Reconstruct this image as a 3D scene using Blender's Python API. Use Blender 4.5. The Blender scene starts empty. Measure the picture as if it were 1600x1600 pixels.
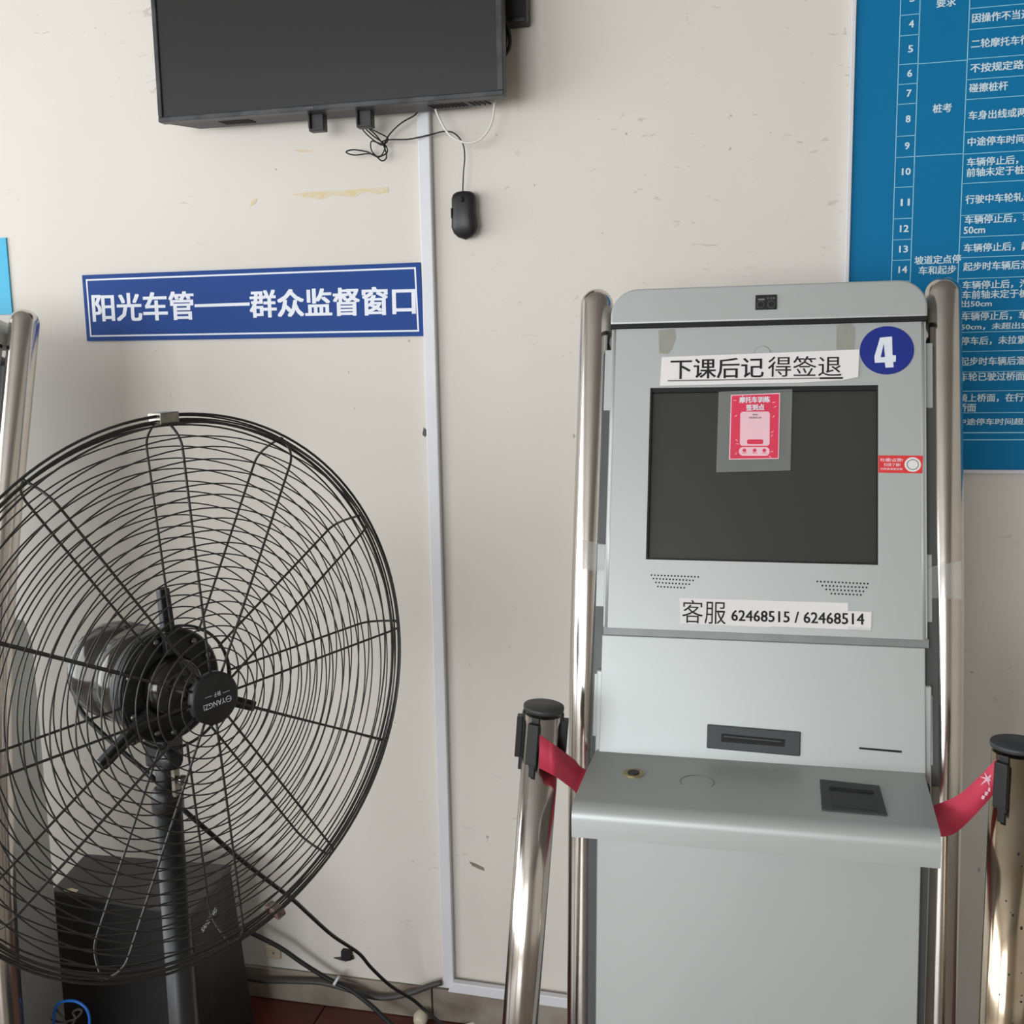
import bpy, math, random
import numpy as np
from mathutils import Vector, Matrix

# ------------------------------------------------------------------ camera, world, lights, exposure
SC = bpy.context.scene
COL = SC.collection
H = 1.45                     # eye height
W = 2.0266                   # distance of the wall behind everything
PITCH, YAW, ROLL = math.radians(8.104), math.radians(13.059), math.radians(-1.040)
FPX = 1600.0
CAM = np.array([0, 0, H])
FW = np.array([-math.sin(YAW)*math.cos(PITCH), math.cos(YAW)*math.cos(PITCH), -math.sin(PITCH)])
_rt = np.array([math.cos(YAW), math.sin(YAW), 0.0]); _up = np.cross(_rt, FW)
RT = math.cos(ROLL)*_rt + math.sin(ROLL)*_up
UP = -math.sin(ROLL)*_rt + math.cos(ROLL)*_up
cd = bpy.data.cameras.new('camera'); cam = bpy.data.objects.new('camera', cd); COL.objects.link(cam)
cam.matrix_world = Matrix(((RT[0], UP[0], -FW[0], 0), (RT[1], UP[1], -FW[1], 0), (RT[2], UP[2], -FW[2], H), (0, 0, 0, 1)))
cd.sensor_width = 36; cd.lens = 36*FPX/1600; cd.clip_start = 0.05
SC.camera = cam
SC.view_settings.view_transform = 'Standard'; SC.view_settings.look = 'None'
SC.view_settings.gamma = 1; SC.view_settings.use_curve_mapping = False
SC.view_settings.exposure = 0.06
wd = bpy.data.worlds.new('world'); SC.world = wd; wd.use_nodes = True
wd.node_tree.nodes['Background'].inputs[0].default_value = (0.75, 0.85, 1, 1)
wd.node_tree.nodes['Background'].inputs[1].default_value = 1.0

def area(name, loc, rot, sx, sy, power, col):
    l = bpy.data.lights.new(name, 'AREA'); l.shape = 'RECTANGLE'; l.size = sx; l.size_y = sy
    l.energy = power; l.color = col
    o = bpy.data.objects.new(name, l); COL.objects.link(o); o.location = loc; o.rotation_euler = rot
    return o
# daylight lamps in two unseen windows; left one lengthened to fill wall shade
area('daylight_left', (-3.62, -1.0, 1.45), (0, math.radians(-90), 0), 1.9, 5.2, 145, (0.975, 0.985, 1))
area('daylight_rear', (-1.8, -4.12, 1.4), (math.radians(90), 0, 0), 2.6, 1.9, 160, (0.955, 0.975, 1))

# ------------------------------------------------------------------ materials
def lin(c):
    return tuple(((v/255)/12.92 if v/255 <= .04045 else ((v/255+.055)/1.055)**2.4) for v in c) + (1,)

MATS = {}
def mat(name, rgb, rough=.5, metal=0., noise=0., nscale=8., bump=0., bscale=60., alpha=1., trans=0., spec=.5, rgb2=None, detail=4):
    if name in MATS: return MATS[name]
    m = bpy.data.materials.new(name); m.use_nodes = True
    nt = m.node_tree; b = nt.nodes['Principled BSDF']
    c = lin(rgb)
    b.inputs['Base Color'].default_value = c
    b.inputs['Roughness'].default_value = rough; b.inputs['Metallic'].default_value = metal
    b.inputs['Specular IOR Level'].default_value = spec
    b.inputs['Alpha'].default_value = alpha; b.inputs['Transmission Weight'].default_value = trans
    tc = nt.nodes.new('ShaderNodeTexCoord')
    if noise > 0 or rgb2:
        n = nt.nodes.new('ShaderNodeTexNoise'); n.inputs['Scale'].default_value = nscale; n.inputs['Detail'].default_value = detail
        r = nt.nodes.new('ShaderNodeValToRGB')
        c2 = lin(rgb2) if rgb2 else tuple(v*(1-noise) for v in c[:3]) + (1,)
        r.color_ramp.elements[0].position = .35; r.color_ramp.elements[0].color = c2
        r.color_ramp.elements[1].position = .62; r.color_ramp.elements[1].color = c
        nt.links.new(tc.outputs['Object'], n.inputs['Vector']); nt.links.new(n.outputs['Fac'], r.inputs['Fac'])
        nt.links.new(r.outputs['Color'], b.inputs['Base Color'])
    if bump > 0:
        n = nt.nodes.new('ShaderNodeTexNoise'); n.inputs['Scale'].default_value = bscale
        bp = nt.nodes.new('ShaderNodeBump'); bp.inputs['Strength'].default_value = bump; bp.inputs['Distance'].default_value = .002
        nt.links.new(tc.outputs['Object'], n.inputs['Vector']); nt.links.new(n.outputs['Fac'], bp.inputs['Height'])
        nt.links.new(bp.outputs['Normal'], b.inputs['Normal'])
    MATS[name] = m
    return m

def wall_mat():
    m = bpy.data.materials.new('painted_plaster'); m.use_nodes = True
    nt = m.node_tree; b = nt.nodes['Principled BSDF']; L = nt.links
    b.inputs['Roughness'].default_value = .62; b.inputs['Specular IOR Level'].default_value = .3
    tc = nt.nodes.new('ShaderNodeTexCoord')
    def noise(scale, detail=5, dist=0., vec=None):
        n = nt.nodes.new('ShaderNodeTexNoise'); n.inputs['Scale'].default_value = scale
        n.inputs['Detail'].default_value = detail; n.inputs['Distortion'].default_value = dist
        L.new(vec or tc.outputs['Object'], n.inputs['Vector']); return n.outputs['Fac']
    def ramp(f, p0, c0, p1, c1):
        r = nt.nodes.new('ShaderNodeValToRGB'); e = r.color_ramp.elements
        e[0].position, e[0].color, e[1].position, e[1].color = p0, c0, p1, c1
        L.new(f, r.inputs['Fac']); return r.outputs['Color']
    def mix(a, bb, f, mode='MIX'):
        x = nt.nodes.new('ShaderNodeMix'); x.data_type = 'RGBA'; x.blend_type = mode
        if isinstance(f, float): x.inputs[0].default_value = f
        else: L.new(f, x.inputs[0])
        L.new(a, x.inputs[6])
        if isinstance(bb, tuple): x.inputs[7].default_value = bb
        else: L.new(bb, x.inputs[7])
        return x.outputs[2]
    base = ramp(noise(1.1), .3, lin((211, 206, 196)), .7, lin((218, 213, 204)))
    # scattered scuffs: thin stretched noise, kept sparse by a second noise
    mp = nt.nodes.new('ShaderNodeMapping'); mp.inputs['Scale'].default_value = (14, 14, 30); mp.inputs['Rotation'].default_value = (0, .5, 0)
    L.new(tc.outputs['Object'], mp.inputs['Vector'])
    sc = ramp(noise(1.6, 8, 1.5, mp.outputs['Vector']), 0.665, (0, 0, 0, 1), .70, (1, 1, 1, 1))
    gate = ramp(noise(2.3, 2), .5, (0, 0, 0, 1), .6, (1, 1, 1, 1))
    f = mix(sc, gate, 1.0, 'MULTIPLY')
    sp = ramp(noise(55, 1), .80, (0, 0, 0, 1), .82, (1, 1, 1, 1))
    f2 = nt.nodes.new('ShaderNodeMath'); f2.operation = 'MULTIPLY'; f2.inputs[1].default_value = .38; L.new(f, f2.inputs[0])
    f3 = nt.nodes.new('ShaderNodeMath'); f3.operation = 'MULTIPLY'; f3.inputs[1].default_value = .5; L.new(sp, f3.inputs[0])
    c = mix(base, lin((140, 133, 122)), f2.outputs[0]); c = mix(c, lin((110, 100, 88)), f3.outputs[0])
    L.new(c, b.inputs['Base Color'])
    bp = nt.nodes.new('ShaderNodeBump'); bp.inputs['Strength'].default_value = .12; bp.inputs['Distance'].default_value = .01
    L.new(noise(7, 6), bp.inputs['Height']); L.new(bp.outputs['Normal'], b.inputs['Normal'])
    return m

M = dict(
    wall=wall_mat(),
    ceiling=mat('ceiling_paint', (150, 148, 143), .8, noise=.05),
    floor=mat('floor_tile', (98, 48, 38), .28, rgb2=(78, 38, 31), nscale=9, bump=.1),
    floorbeige=mat('floor_beige', (142, 133, 122), .3, rgb2=(124, 115, 105), nscale=5),
    grout=mat('grout', (70, 60, 54), .8, noise=.3, nscale=30),
    skirting=mat('skirting_tile', (152, 143, 130), .4, rgb2=(104, 93, 82), nscale=7, detail=6),
    pvc=mat('white_pvc', (216, 216, 219), .45, noise=.04, nscale=10),
    silver=mat('silver_paint', (186, 190, 188), .42, .36, noise=.03, nscale=3, bump=.02, bscale=300),
    silver_edge=mat('silver_edge', (140, 142, 141), .45, .4, noise=.12, nscale=30),
    shell=mat('dark_shell', (88, 90, 89), .45, .4, noise=.1, nscale=10),
    steel=mat('stainless_steel', (212, 205, 198), .17, 1., noise=.05, nscale=30),
    steel_brown=mat('stainless_steel_tarnished', (200, 186, 166), .15, 1., rgb2=(180, 162, 138), nscale=14),
    screen=mat('screen_glass', (58, 58, 54), .22, 0., spec=.5),
    tvscreen=mat('tv_screen', (37, 36, 36), .3, spec=.45, noise=.05, nscale=3),
    black=mat('black_plastic', (30, 30, 31), .42, noise=.15, nscale=20),
    blackmatte=mat('black_matte', (16, 16, 17), .7, noise=.1),
    bezel=mat('charcoal_plastic', (58, 59, 60), .5, noise=.1, nscale=20),
    scuffed=mat('scuffed_black', (62, 64, 66), .4, rgb2=(34, 36, 39), nscale=26, detail=6),
    fanblack=mat('fan_black_enamel', (30, 31, 33), .45, .1, noise=.1),
    wire=mat('fan_wire', (54, 54, 51), .4, .3, noise=.1),
    motor=mat('motor_gloss', (70, 68, 64), .12, .75, noise=.1),
    ironbox=mat('black_sheet_metal', (40, 40, 42), .5, .2, rgb2=(32, 31, 32), nscale=6),
    white=mat('paper_white', (232, 228, 226), .7, noise=.02),
    ink=mat('ink_black', (22, 22, 24), .8, noise=.05),
    greyink=mat('ink_grey', (120, 118, 118), .8, noise=.05),
    blue=mat('sign_blue', (22, 66, 138), .6, spec=.25, noise=.08, nscale=3),
    blueposter=mat('poster_blue', (0, 114, 164), .6, spec=.2, noise=.04, nscale=2),
    cyan=mat('poster_cyan', (0, 166, 206), .4, noise=.04, nscale=2),
    letter=mat('letter_white', (226, 230, 238), .5, noise=.02),
    pale=mat('letter_pale', (205, 226, 234), .5, noise=.02),
    line=mat('ruling_pale', (150, 208, 228), .5, noise=.02),
    navy=mat('disc_navy', (28, 46, 136), .35, noise=.08, nscale=20),
    red=mat('flyer_red', (222, 52, 84), .45, noise=.05, nscale=20),
    red2=mat('sticker_red', (226, 52, 52), .45, noise=.05, nscale=20),
    pink=mat('flyer_pink', (240, 196, 206), .5, noise=.04, nscale=20),
    belt=mat('belt_red', (198, 58, 82), .6, noise=.05, nscale=60, bump=.05, bscale=900),
    film=mat('clear_film', (215, 220, 215), .3, alpha=.13),
    tape=mat('old_tape', (182, 182, 170), .35, noise=.1, nscale=60, alpha=.55),
    cream=mat('cream_plastic', (196, 186, 164), .4, noise=.05),
    whitecable=mat('white_cable', (222, 220, 208), .45, noise=.04),
    cable=mat('cable_black', (15, 16, 16), .6, noise=.1),
    greycable=mat('cable_grey', (68, 66, 63), .55, noise=.15, nscale=30),
    bluecable=mat('cable_blue', (30, 104, 196), .4, noise=.05),
    residue=mat('glue_residue', (212, 192, 146), .6, rgb2=(212, 204, 186), nscale=60),
    brass=mat('worn_brass', (186, 172, 128), .35, .6, noise=.15, nscale=60),
    galv=mat('galvanised', (150, 148, 136), .3, .9, noise=.3, nscale=80),
    rust=mat('rusty_clip', (140, 116, 104), .6, .3, rgb2=(96, 78, 68), nscale=120),
    glass=mat('window_glass', (235, 240, 240), .02, trans=1.),
    framewhite=mat('window_frame_white', (210, 210, 208), .45, noise=.03),
)

# ------------------------------------------------------------------ picture point to world point on a plane
def ray(x, y):
    return FW + RT*(x-800)/FPX - UP*(y-800)/FPX
class Plane:
    """origin o, axes u (right), v (up), normal n towards the viewer"""
    def __init__(s, o, u, v):
        s.o = np.array(o, float); s.u = np.array(u, float); s.v = np.array(v, float); s.n = np.cross(s.u, s.v)
    def w(s, a, b, off=0.): return s.o + s.u*a + s.v*b + s.n*off
    def at(s, px, py, off=0.):
        r = ray(px, py); o = s.o + s.n*off
        q = CAM + r*(((o-CAM)@s.n)/(r@s.n)) - s.o
        return q@s.u, q@s.v
A15 = math.radians(15)
WALL = Plane((0, W, 0), (1, 0, 0), (0, 0, 1))
FACE = Plane((0.021, 1.482, 0.867), (1, 0, 0), (0, math.sin(A15), math.cos(A15)))
SHELF = Plane((0.01, 1.30, 0.867), (1, 0, 0), (0, 1, 0))
def at_y(px, py, Y):
    r = ray(px, py); return CAM + r*(Y/r[1])
def at_z(px, py, Z):
    r = ray(px, py); return CAM + r*((Z-H)/r[2])

# ------------------------------------------------------------------ mesh building
class MB:
    def __init__(s): s.v = []; s.f = []; s.sm = []
    def add(s, vs, fs, smooth=False):
        k = len(s.v); s.v += [tuple(map(float, q)) for q in vs]
        s.f += [tuple(i+k for i in f) for f in fs]; s.sm += [smooth]*len(fs); return s
    def hexa(s, b, t):      # bottom loop, top loop (4 each)
        return s.prism(b, t)
    def prism(s, b, t, smooth=False):
        n = len(b); fs = [tuple(range(n))[::-1], tuple(range(n, 2*n))]
        s.add(list(b)+list(t), fs)
        k = len(s.v)-2*n
        s.f += [(k+i, k+(i+1) % n, k+n+(i+1) % n, k+n+i) for i in range(n)]; s.sm += [smooth]*n
        return s
    def box(s, x0, x1, y0, y1, z0, z1):
        return s.prism([(x0, y0, z0), (x1, y0, z0), (x1, y1, z0), (x0, y1, z0)], [(x0, y0, z1), (x1, y0, z1), (x1, y1, z1), (x0, y1, z1)])
    def pbox(s, P, a0, a1, b0, b1, h0, h1):
        return s.prism([P.w(a, b, h0) for a, b in ((a0, b0), (a1, b0), (a1, b1), (a0, b1))], [P.w(a, b, h1) for a, b in ((a0, b0), (a1, b0), (a1, b1), (a0, b1))])
    def ppoly(s, P, pts, h0, h1, smooth=False):
        area_ = sum(pts[i][0]*pts[(i+1) % len(pts)][1]-pts[(i+1) % len(pts)][0]*pts[i][1] for i in range(len(pts)))
        if area_ < 0: pts = pts[::-1]
        return s.prism([P.w(a, b, h0) for a, b in pts], [P.w(a, b, h1) for a, b in pts], smooth)
    def tube(s, pts, r, n=8, closed=False, cap=True):
        pts = [np.array(p, float) for p in pts]; m = len(pts)
        rr = r if isinstance(r, (list, tuple)) else [r]*m
        T = []
        for i in range(m):
            a = pts[(i-1) % m] if (closed or i > 0) else pts[i]; b = pts[(i+1) % m] if (closed or i < m-1) else pts[i]
            t = b-a; T.append(t/(np.linalg.norm(t)+1e-12))
        ref = np.array([0, 0, 1.]) if abs(T[0][2]) < .9 else np.array([1., 0, 0])
        N = np.cross(T[0], ref); N /= np.linalg.norm(N)
        vs = []
        for i in range(m):
            N = N - T[i]*(N@T[i]); N /= np.linalg.norm(N); B = np.cross(T[i], N)
            for k in range(n):
                a = 2*math.pi*k/n; vs.append(pts[i]+rr[i]*(math.cos(a)*N+math.sin(a)*B))
        fs = []
        for i in range(m if closed else m-1):
            j = (i+1) % m
            for k in range(n):
                l = (k+1) % n; fs.append((i*n+k, i*n+l, j*n+l, j*n+k))
        s.add(vs, fs, True)
        if cap and not closed:
            k0 = len(s.v)-m*n
            s.f += [tuple(k0+k for k in range(n))[::-1], tuple(k0+(m-1)*n+k for k in range(n))]; s.sm += [False]*2
        return s
    def lathe(s, o, ax, prof, n=32, smooth=True):   # prof: list of (radius, height along ax)
        o = np.array(o, float); ax = np.array(ax, float); ax /= np.linalg.norm(ax)
        ref = np.array([0, 0, 1.]) if abs(ax[2]) < .9 else np.array([1., 0, 0])
        a = np.cross(ref, ax); a /= np.linalg.norm(a); b = np.cross(ax, a)
        vs = [o+ax*h+r*(math.cos(2*math.pi*k/n)*a+math.sin(2*math.pi*k/n)*b) for r, h in prof for k in range(n)]
        m = len(prof); fs = [(i*n+k, i*n+(k+1) % n, (i+1)*n+(k+1) % n, (i+1)*n+k) for i in range(m-1) for k in range(n)]
        s.add(vs, fs, smooth)
        k0 = len(s.v)-m*n
        s.f += [tuple(k0+k for k in range(n))[::-1], tuple(k0+(m-1)*n+k for k in range(n))]; s.sm += [False]*2
        return s
    def ball(s, o, r, n=16, m=10, sc=(1, 1, 1)):
        o = np.array(o, float); vs = []; fs = []
        for i in range(m+1):
            t = math.pi*i/m
            for k in range(n):
                p = 2*math.pi*k/n; vs.append(o+np.array([math.sin(t)*math.cos(p)*r*sc[0], math.sin(t)*math.sin(p)*r*sc[1], math.cos(t)*r*sc[2]]))
        for i in range(m):
            for k in range(n): fs.append((i*n+k, (i+1)*n+k, (i+1)*n+(k+1) % n, i*n+(k+1) % n))
        return s.add(vs, fs, True)

def wloc(o):
    v = Vector((0, 0, 0))
    while o: v += o.location; o = o.parent
    return v
def build(name, mb, m, parent=None, origin=None, bevel=0., seg=2, label=None, recalc=True):
    me = bpy.data.meshes.new(name)
    base = wloc(parent) if parent else Vector((0, 0, 0))
    org = Vector(origin) if origin is not None else (base if parent else Vector((0, 0, 0)))
    me.from_pydata([(v[0]-org[0], v[1]-org[1], v[2]-org[2]) for v in mb.v], [], mb.f)
    me.polygons.foreach_set('use_smooth', mb.sm)
    if recalc:
        import bmesh
        bm = bmesh.new(); bm.from_mesh(me); bmesh.ops.recalc_face_normals(bm, faces=bm.faces); bm.to_mesh(me); bm.free()
    me.materials.append(M[m] if isinstance(m, str) else m)
    o = bpy.data.objects.new(name, me); COL.objects.link(o); o.location = org-base
    if parent: o.parent = parent
    if bevel > 0:
        md = o.modifiers.new('bevel', 'BEVEL'); md.width = bevel; md.segments = seg; md.limit_method = 'ANGLE'; md.angle_limit = .7
        md.harden_normals = False
    if label: o['label'] = label
    return o
def thing(name, label, cat, loc, group=None):
    o = bpy.data.objects.new(name, None); COL.objects.link(o); o.location = loc; o.empty_display_size = .05
    return tag(o, label, cat, group)
def tag(o, label, cat, group=None):
    o['label'] = label; o['category'] = cat
    if group: o['group'] = group
    return o
def struct(name, mb, m, parent=None, bevel=0.):
    o = build(name, mb, m, parent, bevel=bevel)
    if not parent: o['kind'] = 'structure'
    return o
def spline(pts, k=8, closed=False):
    pts = [np.array(p, float) for p in pts]; n = len(pts); out = []
    for i in range(n if closed else n-1):
        g = (lambda j: pts[j % n]) if closed else (lambda j: pts[max(0, min(n-1, j))])
        p0, p1, p2, p3 = g(i-1), g(i), g(i+1), g(i+2)
        for t in np.arange(k)/k:
            out.append(.5*((2*p1)+(-p0+p2)*t+(2*p0-5*p1+4*p2-p3)*t*t+(-p0+3*p1-3*p2+p3)*t**3))
    if not closed: out.append(pts[-1])
    return out
def text_mb(P, body, c, w, h, ang=0., off=.0006, bold=0., space=1.0):
    """lettering fitted to a w x h box centred on c of plane P"""
    cu = bpy.data.curves.new('tmp', 'FONT'); cu.body = body; cu.offset = min(bold, 0); cu.resolution_u = 2; cu.space_character = space
    ob = bpy.data.objects.new('tmp', cu); COL.objects.link(ob)
    dg = bpy.context.evaluated_depsgraph_get(); dg.update()
    me = bpy.data.meshes.new_from_object(ob.evaluated_get(dg))
    vs = np.array([v.co[:] for v in me.vertices]).reshape(-1, 3); fs = [tuple(p.vertices) for p in me.polygons]
    bpy.data.objects.remove(ob); bpy.data.curves.remove(cu); bpy.data.meshes.remove(me)
    if not len(vs): return MB()
    lo, hi = vs.min(0), vs.max(0); ctr = (lo+hi)/2
    sx = w/(hi[0]-lo[0]); sy = (h/(hi[1]-lo[1])) if h else sx
    ca, sa = math.cos(ang), math.sin(ang)
    res = MB(); sh = [(0, 0)]
    if bold > 0: sh = [(bold, bold*.5), (-bold, bold*.5), (-bold, -bold*.5), (bold, -bold*.5)]
    for j, (dx, dy) in enumerate(sh):
        out = []
        for v in vs:
            a = (v[0]-ctr[0]+dx)*sx; b = (v[1]-ctr[1]+dy)*sy
            out.append(P.w(c[0]+a*ca-b*sa, c[1]+a*sa+b*ca, off+j*.00003))
        res.add(out, fs)
    return res
def text_px(P, body, pl, pr, hpx, off=.0006, bold=0., space=1.0):
    a = np.array(P.at(*pl, off)); b = np.array(P.at(*pr, off)); d = b-a
    m = ((pl[0]+pr[0])/2, (pl[1]+pr[1])/2)
    h = np.linalg.norm(np.array(P.at(m[0], m[1]-hpx/2, off))-np.array(P.at(m[0], m[1]+hpx/2, off)))
    return text_mb(P, body, (a+b)/2, np.linalg.norm(d), h, math.atan2(d[1], d[0]), off, bold, space)
def merge(*ms):
    r = MB()
    for m in ms: r.add(m.v, m.f); r.sm[-len(m.f):] = m.sm if m.f else []
    return r
def poly_px(P, pxs, h0, h1):
    return MB().ppoly(P, [P.at(x, y, h1) for x, y in pxs], h0, h1)
def rrect(x0, x1, y0, y1, r, n=6, corners=(1, 1, 1, 1)):
    out = []
    for (cx, cy, a0), on in zip(((x1-r, y1-r, 0), (x0+r, y1-r, 90), (x0+r, y0+r, 180), (x1-r, y0+r, 270)), corners):
        if on: out += [(cx+r*math.cos(math.radians(a0+90*k/n)), cy+r*math.sin(math.radians(a0+90*k/n))) for k in range(n+1)]
        else: out.append({0: (x1, y1), 90: (x0, y1), 180: (x0, y0), 270: (x1, y0)}[a0])
    return out
def disc(c, r, n=28, sx=1., sy=1.): return [(c[0]+r*sx*math.cos(2*math.pi*k/n), c[1]+r*sy*math.sin(2*math.pi*k/n)) for k in range(n)]

# ------------------------------------------------------------------ room shell
XL, XR, YB, ZC = -3.5, 3.2, -4.0, 2.95
struct('wall_back', MB().box(XL-.2, XR+.2, W, W+.2, -.1, ZC+.1), 'wall')
struct('ceiling', MB().box(XL-.2, XR+.2, YB-.2, W+.2, ZC, ZC+.15), 'ceiling')
struct('wall_right', MB().box(XR, XR+.2, YB-.2, W, -.1, ZC), 'wall')
def holed(axis, pos, a0, a1, z0, z1, lo, hi):
    m = MB()
    def b(p0, p1, q0, q1):
        if axis == 'x': m.box(pos[0], pos[1], p0, p1, q0, q1)
        else: m.box(p0, p1, pos[0], pos[1], q0, q1)
    b(lo, a0, -.1, ZC); b(a1, hi, -.1, ZC); b(a0, a1, -.1, z0); b(a0, a1, z1, ZC)
    return m
struct('wall_left', holed('x', (XL-.2, XL), -3.6, 1.6, .5, 2.4, YB-.2, W), 'wall')
struct('wall_front', holed('y', (YB-.2, YB), -3.1, -.5, .45, 2.35, XL-.2, XR+.2), 'wall')
for nm, axis, a0, a1, z0, z1, p in (('window_1', 'x', -3.6, 1.6, .5, 2.4, XL), ('window_2', 'y', -3.1, -.5, .45, 2.35, YB)):
    m = MB()
    def b(p0, p1, q0, q1):
        if axis == 'x': m.box(p-.08, p-.02, p0, p1, q0, q1)
        else: m.box(p0, p1, p-.08, p-.02, q0, q1)
    b(a0, a0+.05, z0, z1); b(a1-.05, a1, z0, z1); b(a0, a1, z0, z0+.05); b(a0, a1, z1-.05, z1)
    nb = 5 if axis == 'x' else 3
    for k in range(1, nb): c = a0+(a1-a0)*k/nb; b(c-.025, c+.025, z0, z1)
    struct(nm, m, 'framewhite')
# floor: bed, then tiles near the visible corner as pieces of their own
fl = struct('floor', MB().box(XL-.2, XR+.2, YB-.2, W+.2, -.15, -.006), 'floorbeige')
T = .6
base_tile = None
for i in range(-4, 4):
    for j in range(0, 1):
        x0 = i*T-.33; y1 = W-.002-j*T
        if base_tile is None:
            base_tile = build('tile', MB().box(-T/2+.0015, T/2-.0015, -T/2+.0015, T/2-.0015, -.008, 0), 'floor', None, bevel=.001, seg=1)
            o = base_tile
        else:
            o = base_tile.copy(); COL.objects.link(o)
        o.location = (x0+T/2, y1-T/2, 0); o.parent = fl
# skirting tiles
sk = struct('baseboard_back', MB().box(XL, XR, W-.003, W, 0, .074), 'grout')
st = None; x = -2.47
while x < 1.4:
    if st is None:
        st = build('tile', MB().box(0, .597, 0, .008, .001, .076), 'skirting', None, bevel=.0015, seg=1); o = st
    else:
        o = st.copy(); COL.objects.link(o)
    o.location = (x, W-.011, 0); o.parent = sk; x += .6

# ------------------------------------------------------------------ wall trunking
cx0, _ = WALL.at(659, 450, .016); cx1, _ = WALL.at(678, 450, .016)
tag(build('cable_trunking', MB().box(cx0, cx1, W-.016, W-.0002, .085, 2.12), 'pvc', None, origin=(cx0, W-.008, .085), bevel=.0025), 'vertical white plastic cable trunking down the wall at the end of the blue sign', 'trunking')
hz = [WALL.at(704, 1530, .016), WALL.at(882, 1564, .016)]
s_ = (hz[1][1]-hz[0][1])/(hz[1][0]-hz[0][0]); hh = .024
xa, xb = hz[0][0]-.004, 1.3
zt = lambda X: hz[0][1]+max(s_, -.05)*(X-hz[0][0]) if X < .1 else hz[0][1]+max(s_, -.05)*(.1-hz[0][0])
tag(build('cable_trunking', MB().prism([(xa, W-.028, zt(xa)-hh), (xb, W-.028, zt(xb)-hh), (xb, W-.012, zt(xb)-hh), (xa, W-.012, zt(xa)-hh)],
      [(xa+.012, W-.028, zt(xa)), (xb, W-.028, zt(xb)), (xb, W-.012, zt(xb)), (xa+.012, W-.012, zt(xa))]), 'pvc', None, origin=(xa, W-.012, .07), bevel=.002), 'horizontal white cable trunking low on the wall above the skirting', 'trunking')

# ------------------------------------------------------------------ blue sign on the wall
sg = thing('wall_sign', 'long blue wall sign with white Chinese lettering and a white border line', 'sign', WALL.w(*WALL.at(396, 530)))
SG = [(128, 430), (656, 410), (662, 525), (136, 533)]
build('sign_panel', poly_px(WALL, SG, .0005, .006), 'blue', sg)
def inset(q, d):
    q = [np.array(WALL.at(x, y, .006)) for x, y in q]
    c = []
    for i in range(4):
        a = (q[(i+1) % 4]-q[i]); b = (q[(i-1) % 4]-q[i]); c.append(q[i]+d*a/np.linalg.norm(a)+d*b/np.linalg.norm(b))
    return c
o1, o2 = inset(SG, .009), inset(SG, .0125)
bm_ = MB()
for i in range(4): bm_.ppoly(WALL, [tuple(o1[i]), tuple(o1[(i+1) % 4]), tuple(o2[(i+1) % 4]), tuple(o2[i])], .0062, .0066)
build('border_line', bm_, 'letter', sg)
build('lettering', merge(text_px(WALL, '阳光车管', (145, 481), (302, 477), 43, .0066, .03), text_px(WALL, '群众监督窗口', (391, 475), (648, 469), 43, .0066, .03),
      poly_px(WALL, [(304, 475.5), (390, 472.5), (390, 477.5), (304, 480)], .0062, .0066)), 'letter', sg, recalc=False)

# ------------------------------------------------------------------ big blue rule board, right
bx0, _ = WALL.at(1333, 200, .012); _, bz0 = WALL.at(1550, 734, .012)
bd = thing('rule_board', 'large blue rule board with a table of white Chinese text behind the kiosk', 'board', (bx0, W, bz0))
build('board_panel', MB().box(bx0, 1.35, W-.010, W-.001, bz0, 2.45), 'blueposter', bd)
build('frame_rail', MB().box(bx0-.008, bx0, W-.016, W-.001, bz0-.006, 2.45), 'pvc', bd, bevel=.0015)
build('frame_rail', MB().box(bx0, 1.35, W-.016, W-.001, bz0-.007, bz0), 'pvc', bd, bevel=.0015)
OFF = .0103
wx = lambda px, py: WALL.at(px, py, OFF)[0]
wz = lambda px, py: WALL.at(px, py, OFF)[1]
c1, c2, c3 = wx(1400, 220), wx(1430, 220), wx(1506, 220)
rl = MB()
def hl(x0, x1, z, t=.0011): rl.pbox(WALL, x0, x1, z-t/2, z+t/2, .0099, OFF)
zb = wz(1550, 676)
for c in (c1, c2, c3): rl.pbox(WALL, c-.0007, c+.0007, zb, 2.4, .0099, OFF)
for y in (23, 55, 131, 162, 212, 292, 341, 374, 406, 439): hl(c1, c2, wz(1420, y))
for y in (100, 245): hl(c1, c2, wz(1420, y)); hl(c2, c3, wz(1470, y-3))
for y in (13, 46, 92, 124, 155, 206, 240, 286, 336, 370, 402, 435, 487, 519, 549, 581, 611, 645): hl(c3, 1.3, wz(1520, y))
hl(c1, 1.3, zb, .002); hl(c1, 1.3, wz(1550, 687), .002)
for y in (471, 503, 535, 567, 597, 630): hl(c1, c2, wz(1420, y))
build('table_ruling', rl, 'line', bd)
CH = .0166*.94
def row(body, px, py, parent=bd, k=.965, right=None):
    n = sum(1.0 if ord(ch) > 255 else .56 for ch in body)
    x0 = wx(px, py); z0 = wz(px, py); w = n*.0167*k
    if right: x0 = x0-w
    full = all(ord(ch) > 255 for ch in body)
    build('row_lettering' if not body.isdigit() else 'row_number', text_mb(WALL, body, (x0+w/2, z0), w*.97, (.0155 if full else .0125)*k, 0, OFF+.0004, .025), 'pale', parent, recalc=False)
for n_, y in ((3, -2), (4, 38), (5, 77), (6, 115), (7, 146), (8, 186), (9, 228), (10, 268), (11, 316), (12, 357), (13, 389), (14, 421)):
    zc = wz(1416, y); cxx = (c1+c2)/2 + .003; w = .0075*(1 if n_ < 10 else 1.9)
    build('row_number', text_mb(WALL, str(n_), (cxx, zc), w, .0118, 0, OFF+.0004, .03), 'pale', bd, recalc=False)
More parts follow.
